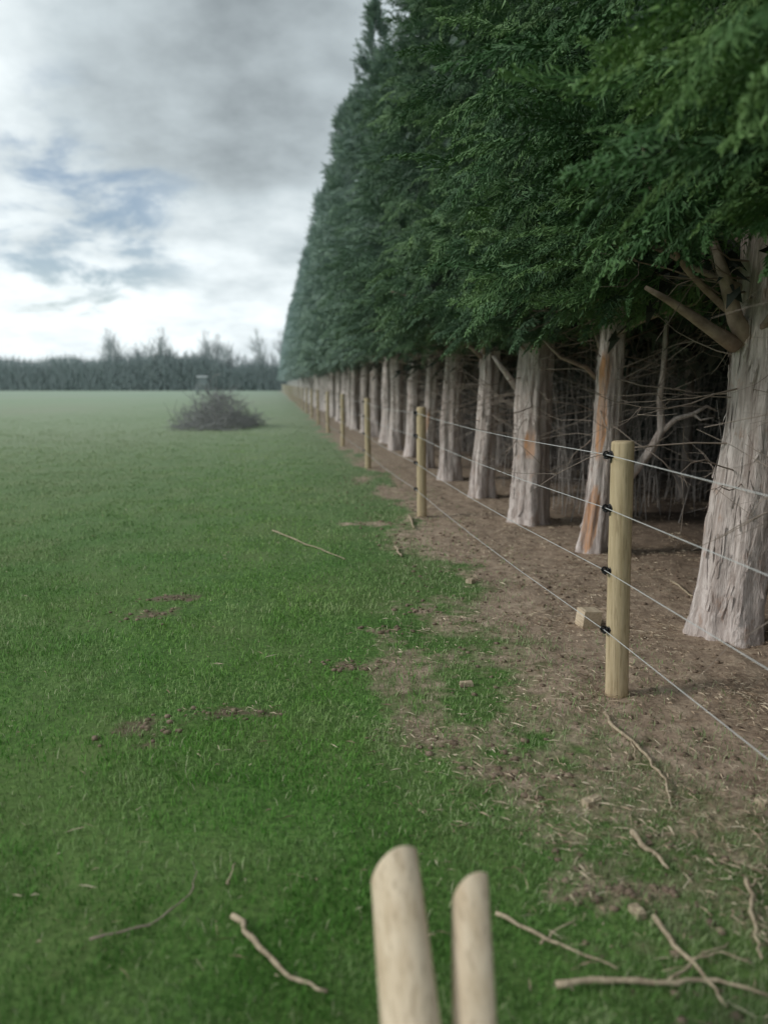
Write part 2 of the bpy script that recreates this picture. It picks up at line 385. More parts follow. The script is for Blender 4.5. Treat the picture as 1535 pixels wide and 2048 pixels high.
# ------------------------------------------------------------ trunks
def trunk_mesh(seed, r0, lean=(.05,0), top=6.5, na=40, nr=46, scar=None, flare=.45, strips=0):
    r = np.random.default_rng(seed); V = []; SC = []
    ph = r.random(8)*2*PI; k1 = int(r.integers(3,5)); k2 = int(r.integers(6,9))
    def cen(zz): return lean[0]*zz*.5+.03*math.sin(zz*1.7+ph[0])*min(1, zz), lean[1]*zz*.5+.03*math.sin(zz*1.3+ph[1])*min(1, zz)
    def R_(zz, th):
        fl = flare*math.exp(-zz/.16)
        rad = r0*(1.06-.075*zz)*(1+fl*(.5+.5*math.cos(k1*th+ph[2]+.4*zz)))*(1+.08*math.cos(k1*th+ph[3]+zz*.7)+.045*math.cos(k2*th+ph[4]+zz*1.3))
        return rad*(1+.18*(float(vn(th*4.1+ph[5], zz*2.2+seed, 3))-.5))
    for i in range(nr):
        tt = i/(nr-1); z = -.08+tt**1.5*(top+.08); zz = max(z, 0); cx, cy = cen(zz)
        for k in range(na):
            th = 2*PI*k/na; rad = R_(zz, th)*(1+.06*(r.random()-.5)); s_ = 0
            if scar:
                for (z0, z1, a0, a1) in scar:
                    zc = (z0+z1)/2; ac = (a0+a1)/2; e = ((zz-zc)/((z1-z0)/2))**2+((th-ac)/((a1-a0)/2))**2
                    if e < 1: s_ = 1; rad *= .95
            V.append((cx+math.cos(th)*rad, cy+math.sin(th)*rad, z)); SC.append(s_)
    idx = np.arange(na*nr).reshape(nr, na); nxt = np.roll(idx, -1, 1)
    Q = np.stack([idx[:-1], nxt[:-1], nxt[1:], idx[1:]], -1).reshape(-1, 4).tolist()
    for _ in range(strips):        # loose flakes of peeling bark
        th = r.random()*2*PI; z0 = .08+1.9*r.random(); ln = r.uniform(.06,.30); wd = r.uniform(.02,.08); up = r.random() < .5; tw = r.normal()*.15
        hit = False
        if scar:
            for (sz0, sz1, a0, a1) in scar:
                if sz0-.25 < z0 < sz1 and a0 < th < a1: hit = True
        if hit: continue
        b = len(V)
        for q in range(4):
            e = q/3; z = z0+ln*e; lift = .003+(.020*(e if up else 1-e)**2)*r.uniform(.4,1); cx, cy = cen(z); ww = wd*(1-.55*abs(e-.4)*1.4)
            for sg in (-1,1):
                a = th+tw*e+sg*ww; rad = R_(z, a)+lift; V.append((cx+math.cos(a)*rad, cy+math.sin(a)*rad, z)); SC.append(0)
        for q in range(3): Q.append([b+2*q, b+2*q+1, b+2*q+3, b+2*q+2])
    return trimesh('trunk', np.array(V), np.array(Q), {'scar': SC})
def wander(p, d, ln, n, rr, jit=.18, grav=0):
    p = np.array(p, float); d = np.array(d, float); d /= np.linalg.norm(d); pts = [p.copy()]
    for i in range(n):
        d = d+rr.normal(size=3)*jit; d[2] += grav; d /= np.linalg.norm(d); p = p+d*ln/n; pts.append(p.copy())
    return pts
def twigs_mb(seed, n, z0, z1, lmin, lmax, rad, jit=.16, zr=(-.3,.35), stems=0):
    rr = np.random.default_rng(seed); mb = MB()
    for i in range(n):
        a = rr.uniform(0, 2*PI); z = rr.uniform(z0, z1); ln = rr.uniform(lmin, lmax); rd = rad*rr.uniform(.4, 1.2)
        pts = wander((math.cos(a)*.07, math.sin(a)*.07, z), (math.cos(a), math.sin(a), rr.uniform(*zr)), ln, 6, rr, jit)
        mb.tube(pts, list(np.linspace(rd, rd*.25, 7)), 4, False)
        for j in range(4):
            q = pts[rr.integers(2,6)]; d = rr.normal(size=3)*.55+np.array([math.cos(a), math.sin(a), 0])
            p2 = wander(q, d, ln*rr.uniform(.25,.55), 3, rr, .2); mb.tube(p2, list(np.linspace(rd*.5, rd*.15, 4)), 3, False)
    for i in range(stems):
        a = rr.uniform(0, 2*PI); q = rr.uniform(.1,.9); rd = rad*rr.uniform(.6,1.8)
        pts = wander((math.cos(a)*q, math.sin(a)*q, -.05), (rr.normal()*.08, rr.normal()*.08, 1), rr.uniform(1.2,2.6), 6, rr, .05)
        mb.tube(pts, list(np.linspace(rd, rd*.4, 7)), 4, False)
    return mb
def limbs(seed, parent, n, z0=1.75, r=.03, out=1.2, mat='limb'):
    rr = np.random.default_rng(seed)
    for i in range(n):
        a = 2*PI*i/n+rr.normal()*.35; mb = MB(); z = z0+rr.uniform(0,.5)
        pts = wander((math.cos(a)*.05, math.sin(a)*.05, z), (math.cos(a), math.sin(a), rr.uniform(.35,1.0)), out*rr.uniform(.8,1.2), 8, rr, .12)
        k = r*rr.uniform(.5,1.1); mb.tube(pts, list(np.linspace(k, k*.3, 9)), 7)
        mb.build('limb', M[mat], parent)
GT = 'conifers in the long row beside the fence'
ORD = {4:'fourth',5:'fifth',6:'sixth',7:'seventh',8:'eighth',9:'ninth',10:'tenth',11:'eleventh',12:'twelfth'}
near_lab = {-1:'conifer beside the camera, only its hanging foliage reaching the top right corner',
 0:'conifer just outside the right edge, its green sprays overhanging the thickest trunk',
 1:'conifer with the thickest pale trunk, flared at its foot, at the right edge',
 2:'slim conifer with orange peeled bark patches, just behind the nearest fence post',
 3:'conifer with broad pale trunk and dead limb on its left, beyond the orange-patched one'}
spec = {1:(.178,(.075,0),101,.28),2:(.108,(.12,0),102,.4),3:(.172,(.06,0),103,.35),4:(.128,(.05,0),104,.45),5:(.150,(.02,0),105,.45)}
trunk_far = [trunk_mesh(300+i, .13+.02*(i%3), (.02*i,0), 5.5, 14, 22) for i in range(4)]
for m_ in trunk_far: m_.materials.append(M['bark'])
rr = np.random.default_rng(77)
twig_var = []
for i in range(76):
    k = i-1; Yt = 4.32+1.8*(k-1); Xt = tx(Yt)
    if k == 2: Yt += .36; Xt = 1.86
    if k > 5: Yt += rr.uniform(-.25,.25); Xt += rr.uniform(-.12,.12)
    lab = near_lab.get(k) or (f'conifer whose pale trunk is {ORD[k]} in the row from the right edge' if k in ORD else 'conifer far down the row, its trunk merging with its neighbours beyond the twelfth')
    root = thing('conifer_tree', lab, 'tree', (Xt, Yt, 0), GT)
    if k <= 12:
        r0, lean, sd, fl = spec.get(k, (.105+.05*rr.random(), (rr.uniform(-.05,.10), 0), 200+k, .45))
        scar = [(.02,.60,3.3,4.6),(.85,1.45,3.2,4.4),(1.42,1.75,3.2,4.5)] if k == 2 else ([(.7,1.0,4.0,4.7)] if k in (3,6) else None)
        link('trunk', trunk_mesh(sd, r0, lean, na=56 if k <= 5 else 36, nr=80 if k <= 5 else 46, scar=scar, flare=fl, strips=200 if k <= 5 else 50), M['bark'], root)
        limbs(400+k, root, 7 if k <= 5 else 5, r=.028 if k <= 5 else .025)
        tw = twigs_mb(500+k, 44 if k <= 6 else 24, .9, 2.25, .35, 1.25, .0058).build('dead_twigs', M['twig'], root); tw['kind'] = 'stuff'
        if k in (7, 8, 9): twig_var.append(tw)
    else:
        o = bpy.data.objects.new('trunk', trunk_far[k%4]); COL.objects.link(o); o.parent = root; o.rotation_euler = (0,0,rr.uniform(0,6)); s = rr.uniform(.8,1.2); o.scale = (s,s,1)
        if k < 30: c = cp_(twig_var[k%3], root); c.rotation_euler = (0,0,rr.uniform(0,6)); c['kind'] = 'stuff'
    me = C_hi[i%3] if k <= 5 else (C_mid[i%4] if k < 20 else C_far[i%4])
    o = bpy.data.objects.new('crown', me); COL.objects.link(o); o.parent = root; o.rotation_euler = (0,0,rr.uniform(0,6.28))
    s = rr.uniform(.90,1.10); hs = rr.uniform(.92,1.10)
    if 6 <= k <= 9: hs *= .86
    o.scale = (s, s, hs); o.location = (0,0,rr.uniform(-.08,.1)-(hs-1)*1.98)
    if k == 2:     # the crooked dead limb that forks behind the nearest post
        loc = Vector(root.location)
        def rel(ps): return [Vector(p)-loc for p in ps]
        mb = MB(); mb.tube(rel([at(1205,1000,6.7),at(1262,950,6.5),at(1300,900,6.4),at(1322,860,6.4),at(1318,800,6.4),at(1326,740,6.4),at(1330,670,6.4),at(1338,600,6.4)]), [.03,.037,.04,.036,.028,.025,.022,.018], 9)
        mb.tube(rel([at(1320,866,6.4),at(1350,838,6.35),at(1385,828,6.3),at(1412,812,6.3),at(1432,822,6.3)]), [.026,.022,.018,.013,.006], 7)
        mb.tube(rel([at(1385,828,6.3),at(1400,840,6.25),at(1425,835,6.2)]), [.012,.009,.004], 6)
        mb.build('limb', M['bark'], root)
        mb = MB(); mb.tube(rel([at(1205,770,6.6),at(1170,735,6.5),at(1120,715,6.4),at(1085,680,6.4)]), [.022,.018,.013,.006], 7); mb.build('limb', M['limb'], root)
    if k == 1:
        loc = Vector(root.location)
        mb = MB(); mb.tube([Vector(p)-loc for p in [at(1470,690,4.3),at(1430,665,4.25),at(1380,630,4.2),at(1335,600,4.15),at(1290,575,4.1)]], [.05,.036,.028,.02,.012], 9); mb.build('limb', M['limb'], root)
        mb = MB(); mb.tube([Vector(p)-loc for p in [at(1500,690,4.3),at(1470,640,4.25),at(1450,560,4.2),at(1425,480,4.2)]], [.06,.045,.035,.02], 9); mb.build('limb', M['limb'], root)
    if k == 3:
        loc = Vector(root.location)
        mb = MB(); mb.tube([Vector(p)-loc for p in [at(1050,800,8.2),at(1028,770,8.1),at(1008,742,8.0),at(985,712,8.0)]], [.045,.036,.03,.016], 8); mb.build('limb', M['bark'], root)
# second row
sec_tr = [trunk_mesh(330+i, .06+.015*i, (.04*(i-1),0), 5, 14, 22) for i in range(3)]
for m_ in sec_tr: m_.materials.append(M['bark_shade'])
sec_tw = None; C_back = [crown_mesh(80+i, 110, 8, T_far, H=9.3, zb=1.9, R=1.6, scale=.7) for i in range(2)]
for m_ in C_back: m_.materials.append(M['leaf_shade'])
for i in range(42):
    Yt = 1.2+1.4*i+rr.uniform(-.3,.3); Lr = 4.1+rr.uniform(-.25,.4)+(1.2 if i%2 == 0 else 0)
    root = thing('conifer_tree', 'thin conifer trunk coloured dark for the shade behind the front row of conifers', 'tree', (Lr-SL*Yt, Yt, 0), 'shaded conifers behind the front row')
    o = bpy.data.objects.new('trunk', sec_tr[i%3]); COL.objects.link(o); o.parent = root; o.rotation_euler = (0,0,rr.uniform(0,6))
    if i < 4:
        tw = twigs_mb(600+i, 130, .05, 2.3, .3, 1.1, .0036, .09, (-.25,1.2), 60).build('dead_twigs', M['twig_back'], root); tw['kind'] = 'stuff'
        sec_tw = (sec_tw or [])+[tw]
    else:
        c = cp_(sec_tw[i%4], root); c.rotation_euler = (0,0,rr.uniform(0,6))
    o = bpy.data.objects.new('crown', C_back[i%2]); COL.objects.link(o); o.parent = root; o.rotation_euler = (0,0,rr.uniform(0,6))
# thicket behind
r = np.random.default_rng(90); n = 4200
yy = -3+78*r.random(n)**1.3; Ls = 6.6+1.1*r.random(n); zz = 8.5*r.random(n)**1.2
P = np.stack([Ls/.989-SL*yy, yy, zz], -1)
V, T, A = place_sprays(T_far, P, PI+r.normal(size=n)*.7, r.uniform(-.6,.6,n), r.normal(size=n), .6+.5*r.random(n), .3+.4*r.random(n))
ny_, nz_ = 60, 12; hv = []  # solid dark sheet added behind the sprays to stop light leaking
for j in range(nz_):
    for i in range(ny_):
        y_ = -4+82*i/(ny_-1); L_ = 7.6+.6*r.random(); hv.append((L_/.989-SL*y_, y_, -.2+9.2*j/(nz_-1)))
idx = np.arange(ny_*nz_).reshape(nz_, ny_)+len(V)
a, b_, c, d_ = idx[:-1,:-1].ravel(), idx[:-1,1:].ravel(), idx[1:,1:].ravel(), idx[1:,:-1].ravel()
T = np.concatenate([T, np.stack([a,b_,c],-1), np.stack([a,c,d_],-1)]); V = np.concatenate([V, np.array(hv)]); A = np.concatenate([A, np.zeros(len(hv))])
tag(link('conifer_thicket', trimesh('conifer_thicket', V, T, {'v':A}), M['leaf_shade'], smooth=False), 'conifer thicket coloured dark for shade, closing off the view behind the trunks', 'thicket', kind='stuff')
# ------------------------------------------------------------ fence
fence = thing('wire_fence', 'four-strand wire fence on pale round timber posts beside the conifers', 'fence', (fx(3.43), 3.43, 0))
f0 = Vector(fence.location)
WH = [1.172, .922, .622, .328]
LEAN = .036
def post_mb(seed, R=.052, H=1.235):
    r_ = np.random.default_rng(seed); ph = r_.random(3)*6
    mb = MB(); zs = [-.12,0,.05,.2,.4,.6,.8,1.0,1.15,H-.012,H-.003,H]; rs = [R*1.04,R*1.04,R*1.03,R*1.02,R*1.01,R,R*.99,R*.985,R*.98,R*.975,R*.93,R*.80]
    mb.tube([(.004*math.sin(z*2+ph[0]), .006*math.sin(z*2.6+ph[1]), z) for z in zs], rs, 22, True, lambda i, th: 1+.02*math.cos(2*th+ph[2])+.012*math.cos(5*th+ph[1]))
    return mb
post_src = [post_mb(i).build('post', M['post']) for i in range(4)]
ins = MB(); n_ = Vector((NX, NY, 0)); dd = Vector((-.1464,.98923,0))
def I(a, b, c): return (n_*a+dd*b+Vector((0,0,c)))[:]
ins.tube([I(.046,0,0), I(.056,0,0)], .021, 12); ins.tube([I(.05,0,0), I(.085,0,0)], [.012,.009], 10)
ins.tube([I(.062,0,0), I(.066,0,0)], .017, 12)
ins.tube([I(.078+.013*math.cos(a), .0, .013*math.sin(a)+.004) for a in np.linspace(-.5, 4.6, 9)], .0045, 6)
ins.tube([I(.078,-.016,-.012), I(.078,.016,-.012)], .006, 6); ins.box(I(.05,0,-.022), (.012,.012,.03))
ins_src = ins.build('insulator', M['plastic'])
first = True; posts = [-1]+list(range(0, 28)); PT = []
for k in posts:
    Yp = 3.43+4.78*k; PT.append((fx(Yp)+(.012 if k == 0 else 0), Yp, k))
    src = post_src[k%4]
    if k < 4 and k >= 0: o = src
    else: o = src.copy(); COL.objects.link(o)
    o.parent = fence; o.location = Vector((PT[-1][0], Yp, 0))-f0
    if k >= 1: o.rotation_euler = (rr.normal()*.008, rr.normal()*.012, 0)
    if k == 0: o.rotation_euler = (0, -LEAN, 0)
    if k < 9:
        for j, h in enumerate(WH):
            if first: c = ins_src; first = False
            else: c = ins_src.copy(); COL.objects.link(c)
            c.parent = o; c.location = (0,0,h)
for h in WH:
    mb = MB(); pts = []
    for i, (x_, y_, k) in enumerate(PT):
        xo = -LEAN*h if k == 0 else 0
        pts.append(Vector((x_+xo+NX*.08, y_+NY*.08, h))-f0)
        if i < len(PT)-1:
            x2, y2, k2 = PT[i+1]; x3 = x2+(-LEAN*h if k2 == 0 else 0)
            for q in (.25,.5,.75): pts.append(Vector((x_+xo+(x3-x_-xo)*q+NX*.08, y_+(y2-y_)*q+NY*.08, h-.03*4*q*(1-q)))-f0)
    mb.tube(pts, .0021, 5, False); mb.build('wire', M['wire'], fence)
# ------------------------------------------------------------ foreground posts on a log
def stake(name, label, tip, tail, R, seed, cut=.035):
    tip = Vector(tip); tail = Vector(tail); ax = tip-tail; Ln = ax.length; ax.normalize()
    side = ax.cross(Vector((0,0,1))).normalized(); up = side.cross(ax)
    r_ = np.random.default_rng(seed); ph = r_.random(4)*6; mb = MB(); na = 40
    rings = [(s, 1.0, 0.0) for s in np.linspace(0, Ln-.16, 14)]
    for e in [.35,.6,.78,.90,.95,.98,1]: rings.append((None, 1.0 if e < .92 else 1-((e-.92)/.08)**2*.22, e))
    for (s, kk, e) in rings:
        for k in range(na):
            th = 2*PI*k/na; sq = s if s is not None else Ln-.16
            q = R*(1+.02*math.cos(3*th+ph[0]+sq*3)+.010*math.cos(sq*7+ph[1]))
            a = math.cos(th)*q; b = math.sin(th)*q
            if a > .66*R: a = .66*R+(a-.66*R)*.12
            lim = Ln-cut*(max(0, (.66*R-a)/(1.66*R)))**1.8
            sv = s if s is not None else Ln-.16+(lim-(Ln-.16))*e
            ca = .66*R-(.66*R-a)*kk
            mb.v.append((ax*sv+side*ca+up*(b*kk))[:])
    m_ = len(rings)
    for i in range(m_-1):
        for k in range(na):
            k3 = (k+1)%na; mb.f.append((i*na+k, i*na+k3, (i+1)*na+k3, (i+1)*na+k))
    mb.f.append(tuple(range(na))[::-1]); mb.f.append(tuple((m_-1)*na+k for k in range(na)))
    o = mb.build(name, M['stake']); o.location = tail; return tag(o, label, 'timber post', 'loose timber posts in the foreground')
stake('timber_post', 'left and wider of two pale loose timber posts pointing up the fence line', (.030,1.465,.466), (.15,-.22,.068), .061, 1)
stake('timber_post', 'right and narrower of two pale loose timber posts, its flat face catching light', (.190,1.425,.446), (.055,-.25,.052), .046, 2, .045)
mb = MB(); mb.tube([(-.25,.86,.118),(0,.86,.118),(.25,.86,.118),(.5,.86,.118)], [.120,.121,.120,.118], 20); mb.build('cut_log', M['limb'])
tag(bpy.data.objects['cut_log'], 'short cut log lying crosswise under the two loose posts', 'log')
# ------------------------------------------------------------ sticks on the ground
def stick(pix, rad, label, forks=(), name='fallen_branch', mat='stick', cat='branch', lift=.012):
    rr_ = np.random.default_rng(int(pix[0][0]))
    def conv(pp):
        P_ = [Vector(g(*p)) for p in pp]; out = []
        for i in range(len(P_)-1):
            for q in (0,.25,.5,.75):
                p = P_[i].lerp(P_[i+1], q); j = .0 if q == 0 else rad*.5
                out.append(Vector((p.x+rr_.normal()*j, p.y+rr_.normal()*j, 0)))
        out.append(Vector((P_[-1].x, P_[-1].y, 0)))
        for p in out: p.z = hz(p.x, p.y)+rad*.8+lift
        return out
    p = conv(pix); o0 = Vector((p[0].x, p[0].y, p[0].z)); mb = MB()
    n = len(p); mb.tube([q-o0 for q in p], [rad*(1-.55*i/(n-1))*(1+.15*math.sin(i*2.3)) for i in range(n)], 8)
    for fk in forks:
        q = conv(fk); m_ = len(q); mb.tube([w_-o0 for w_ in q], [rad*.5*(1-.6*i/(m_-1)) for i in range(m_)], 6)
    o = mb.build(name, M[mat]); o.location = o0; tag(o, label, cat, 'dead sticks lying on the ground')
stick([(465,1845),(520,1910),(580,1965),(655,1995)], .009, 'pale curved stick in green grass left of the loose posts')
stick([(1110,1985),(1210,1978),(1330,1985),(1430,1980),(1545,2015)], .009, 'longest pale branch across the bottom right corner', [[(1330,1985),(1400,1930),(1455,1905)]])
stick([(990,1838),(1080,1880),(1150,1915),(1235,1955)], .006, 'thin brown stick running right from the narrower loose post')
stick([(1305,1850),(1345,1910),(1400,1965),(1450,2035)], .008, 'stick slanting down to cross the longest pale branch', [[(1375,1940),(1440,1925),(1500,1950)]])
stick([(1490,1775),(1500,1820),(1510,1880),(1520,1940)], .008, 'upright-looking dark stick at the lower right edge', [[(1495,1790),(1525,1765)]])
stick([(1262,1680),(1290,1715),(1335,1750)], .011, 'short thick pale stick on muted grass at lower right')
stick([(1210,1425),(1225,1455),(1262,1485),(1300,1525),(1330,1570),(1338,1615)], .009, 'crooked brown stick lying below the nearest fence post', [[(1262,1485),(1270,1520)]])
stick([(545,1063),(590,1080),(640,1100),(690,1122)], .008, 'long thin pale stick lying in the mid green grass')
stick([(790,1095),(797,1108),(803,1114)], .014, 'small pale bent stick in grass left of the second post')
stick([(818,1040),(828,1062)], .016, 'stubby pale stick at the foot of second post')
stick([(455,1780),(465,1755),(472,1735)], .004, 'tiny upright-looking straw above the curved stick in grass')
stick([(180,1890),(300,1860),(380,1800),(395,1750)], .0035, 'very thin dark twig in the dark grass at lower left', mat='limb')
stick([(1340,1165),(1370,1185),(1400,1210)], .010, 'short dead stick at the foot of the thickest trunk')
stick([(1080,1895),(1110,1870),(1150,1850)], .004, 'fine twig over the thin brown stick near the loose posts')
def chip(px, py, d, rz, label, name='wood_chip', cat='wood chip', mat='stick', tilt=0):
    p = g(px, py); mb = MB(); mb.box((0,0,0), d, 0, .12); mb.box((d[0]*.15,0,d[2]*.5+.001), (d[0]*.6,d[1]*.7,d[2]*.3), .1, .2)
    o = mb.build(name, M[mat], smooth=False); o.location = (p[0], p[1], hz(p[0], p[1])+d[2]/2); o.rotation_euler = (tilt, 0, rz); tag(o, label, cat)
chip(1182,1610,(.075,.04,.022), .5, 'pale wood chip on grass near the crooked brown stick')
chip(932,1368,(.07,.035,.02), .1, 'pale wood chip lying on bare earth left of the nearest post')
chip(1272,1835,(.03,.05,.018), .3, 'small pale wood chip between the bottom right sticks')
chip(1525,1610,(.04,.05,.02), .3, 'wood chip at the right edge on brown earth')
chip(940,1165,(.05,.06,.03), .8, 'dark brown chip on bare earth beyond the nearest post')
p = g(1180,1252); mb = MB(); mb.box((0,0,0), (.125,.10,.11), 0, .03); mb.box((.0,.0,.0565), (.10,.075,.003), 0, .1)
o = mb.build('wood_block', M['stake'], smooth=False); o.location = (p[0], p[1]+.05, hz(p[0], p[1])+.055); o.rotation_euler = (.05,.08,.25)
tag(o, 'pale squared offcut of timber on the earth behind the nearest post', 'wood block')
# ------------------------------------------------------------ brush pile
r = np.random.default_rng(33); M['brush'] = m_flat('cut_brush', (.20,.18,.185), (.34,.31,.31), 3, 90)
c0 = g(405, 862); pile = thing('brush_pile', 'heap of cut dead branches lying on the field', 'brush pile', (c0[0], c0[1]+2.2, 0))
def brush(nm, n, r0, l0, l1):
    mb = MB()
    for i in range(n):
        a = r.uniform(0, 2*PI); q = r.random()**.65; x_ = math.cos(a)*q*1.45; y_ = math.sin(a)*q*2.4; top = 1.70*(1-q**.8)*(.55+.8*float(vn(a*1.3, q*3, 7)))
        z_ = r.uniform(.03, 1)*top+.04; d = np.array([math.cos(a)*.5+r.normal()*.7, math.sin(a)*.6+r.normal()*.7, r.normal()*.45+.05])
        pts = wander((x_-d[0]*.4, y_-d[1]*.4, max(z_, .05)), d, r.uniform(l0, l1), 5, r, .25)
        for p_ in pts: p_[2] = max(p_[2], .03)
        mb.tube(pts, list(np.linspace(r0, r0*.3, 6)), 4, False)
    return mb.build(nm, M['brush'], pile)
b = brush('branches', 230, .015, .6, 1.3); b['kind'] = 'stuff'; b = brush('twigs', 1500, .006, .3, .9); b['kind'] = 'stuff'
# ------------------------------------------------------------ far vehicle behind pile
M['veh'] = m_flat('hazed_paint', (.22,.23,.235), (.26,.27,.275), 3, 260, .6); M['roof'] = m_flat('white_paint', (.75,.76,.78), (.82,.83,.85), 3, 0, .5)  # vehicle paint and glass greys lifted to imitate distance haze
M['glass'] = m_flat('hazed_glass', (.22,.235,.24), (.26,.275,.28), 3, 260, .6); M['tyre'] = m_flat('tyre_rubber', (.14,.14,.14), (.17,.17,.17), 5, 260)
tp = at(404, 760, 96); vh = thing('farm_vehicle', 'distant dark vehicle with a flat white roof beyond the brush pile', 'vehicle', (tp[0], 96, 0), rz=.25)
mb = MB(); mb.box((0,0,.95), (.9,2.8,.5), 0, .05); mb.box((0,-1.0,1.3), (.7,1.2,.35), 0, .15); mb.build('body', M['veh'], vh, False)
mb = MB(); mb.box((0,.6,1.75), (1.0,1.1,.85), 0, .1); mb.build('cab', M['glass'], vh, False)
mb = MB(); mb.box((0,.6,2.25), (1.45,1.3,.14), 0, .08); mb.build('roof', M['roof'], vh, False)
for sx_ in (-1,1):
    for y_, R_ in ((-1.1,.4),(.9,.65)):
        mb = MB(); mb.tube([(sx_*.5,y_,R_),(sx_*.56,y_,R_),(sx_*.74,y_,R_),(sx_*.8,y_,R_)], [R_*.9,R_,R_,R_*.9], 18); mb.build('wheel', M['tyre'], vh)
# ------------------------------------------------------------ far hedge and bare trees
M['hedge'] = m_leaf('hazed_hedge_twigs', (.14,.165,.175), (.21,.235,.242), (.27,.295,.30), 330)  # hedge greys lifted: haze painted into the twig colour
r = np.random.default_rng(44)
def hedge_top(x): return 3.2+2.2*vn(x*.07, 0*x, 3)+1.8*vn(x*.3, 0*x+4, 5)
n = 52000; x_ = -150+190*r.random(n); y_ = 139+6*r.random(n); z_ = hedge_top(x_)*r.random(n)**.75
s = .4+1.7*r.random(n)**2; an = r.normal(size=n)*.6
dx = np.sin(an)*s; dz = np.abs(np.cos(an))*s; wd = .03+.045*r.random(n)
V = np.zeros((n,3,3)); V[:,0] = np.stack([x_-wd, y_, z_-.3], -1); V[:,1] = np.stack([x_+wd, y_, z_-.3], -1); V[:,2] = np.stack([x_+dx, y_+r.normal(size=n)*.3, z_+dz], -1)
V[:,:,2] = np.maximum(V[:,:,2], 0)
T = np.arange(n*3).reshape(-1, 3); A = np.repeat(r.random(n)*.9, 3)
hx = np.linspace(-150, 40, 260); m2 = 260; hb = np.stack([hx, 143+0*hx, -.2+0*hx], -1); ht = np.stack([hx, 143+0*hx, hedge_top(hx)-1.2+.7*r.random(m2)], -1)
b0 = n*3; i_ = np.arange(m2-1); T2 = np.concatenate([np.stack([b0+i_, b0+i_+1, b0+m2+i_+1],-1), np.stack([b0+i_, b0+m2+i_+1, b0+m2+i_],-1)])
V = np.concatenate([V.reshape(-1,3), hb, ht]); T = np.concatenate([T, T2]); A = np.concatenate([A, np.zeros(2*m2)+.25])
tag(link('far_hedge', trimesh('far_hedge', V, T, {'v':A}), M['hedge'], smooth=False), 'hazy grey hedge and woodland band across the far end of the field', 'hedge', kind='stuff')
M['bare'] = m_flat('hazed_tree_bark', (.27,.295,.305), (.34,.365,.375), 2, 330)  # bark grey lightened to paint haze onto the far trees
def bare(seed, H, spread):
    r_ = np.random.default_rng(seed); mt = MB(); mbr = MB()
    tp_ = wander((0,0,-.2), (0,0,1), H*.8, 8, r_, .05); mt.tube(tp_, list(np.linspace(.2,.06,9)), 6)
    def rec(p, d, ln, rad, lev):
        pts = wander(p, d, ln, 4, r_, .13, .04); mbr.tube(pts, list(np.linspace(rad, rad*.5, 5)), 3, False)
        if lev == 0: return
        for _ in range(5):
            q = pts[r_.integers(1,5)]; dd_ = np.array(d)+r_.normal(size=3)*.5; dd_[2] = abs(dd_[2])+.2; rec(q, dd_/np.linalg.norm(dd_), ln*.6, rad*.6, lev-1)
    for i in range(13):
        q = tp_[2+i*6//13]; a = r_.random()*6.28; rec(q, np.array([math.cos(a)*spread, math.sin(a)*spread, .9]), H*.3*(1.1-.04*i), .05, 2)
    return mt, mbr
BV = []
for i, (H, spd) in enumerate([(10.5,.4),(8.5,.7),(9.5,.55),(11.5,.3)]):
    mt, mbr = bare(700+i, H, spd); root = thing('bare_tree', 'x', 'tree', group='bare trees on the far hedge line')
    BV.append((root, mt.build('trunk', M['bare'], root), mbr.build('branches', M['bare'], root)))
spots = [(222,3),(240,1),(276,0),(300,2),(322,0),(338,1),(405,2),(418,0),(432,3),(448,0),(462,1),(515,2),(530,0),(545,1),(570,3),(60,1),(18,1),(365,1),(385,1),(130,1),(492,1),(258,1),(232,0),(286,2),(330,3),(412,3),(440,2),(522,3),(100,1),(180,1),(350,2),(2,2),(36,2),(78,1),(155,1),(200,1),(375,2),(478,2),(503,1),(312,1),(268,2),(395,1),(425,1),(455,2),(247,2),(357,1)]
used = set(); LOWT = {365,385,492,258,350,375,478,503,312,395,357}
for j, (px, vi) in enumerate(spots):
    p = at(px, 760, 141+2*(j%3)); R0, T0, B0 = BV[vi]; sc = rr.uniform(.76,1.05)
    if px < 205: sc *= .70
    if px in LOWT: sc *= .86
    if px in (432,418,412): sc *= 1.15
    if vi not in used: root = R0; used.add(vi)
    else:
        root = R0.copy(); COL.objects.link(root); cp_(T0, root); cp_(B0, root)
    root.location = (p[0], p[1], 0); root.rotation_euler = (0,0,rr.uniform(0,6)); root.scale = (sc,)*3
    root['label'] = {432:'tallest bare tree above the far hedge, above the brush pile', 570:'pale bare tree standing right at the far end of conifer row', 2:'low bare tree on the far hedge at the left edge'}.get(px, 'leafless grey tree rising above the far hedge')
# ------------------------------------------------------------ world
w = bpy.data.worlds.new('World'); scn.world = w; w.use_nodes = True; nt = w.node_tree; N = nt.nodes; N.clear()
def nd(ty, **k):
    n = N.new(ty)
    for a, v_ in k.items(): setattr(n, a, v_)
    return n
lk = nt.links.new
SUN_EL, SUN_AZ = math.radians(30), math.radians(-98)   # azimuth measured from +Y towards +X
sky = nd('ShaderNodeTexSky'); sky.sky_type = 'NISHITA'; sky.sun_disc = False; sky.sun_elevation = SUN_EL; sky.sun_rotation = SUN_AZ
tc = nd('ShaderNodeTexCoord'); sep = nd('ShaderNodeSeparateXYZ'); lk(tc.outputs['Generated'], sep.inputs[0])
def mth(op, a, b=0.0, clamp=False):
    m = nd('ShaderNodeMath', operation=op); m.use_clamp = clamp
    for i, v_ in enumerate((a, b)):
        if hasattr(v_, 'is_output'): lk(v_, m.inputs[i])
        else: m.inputs[i].default_value = v_
    return m.outputs[0]
den = mth('ADD', mth('MAXIMUM', sep.outputs['Z'], 0.0), .26)
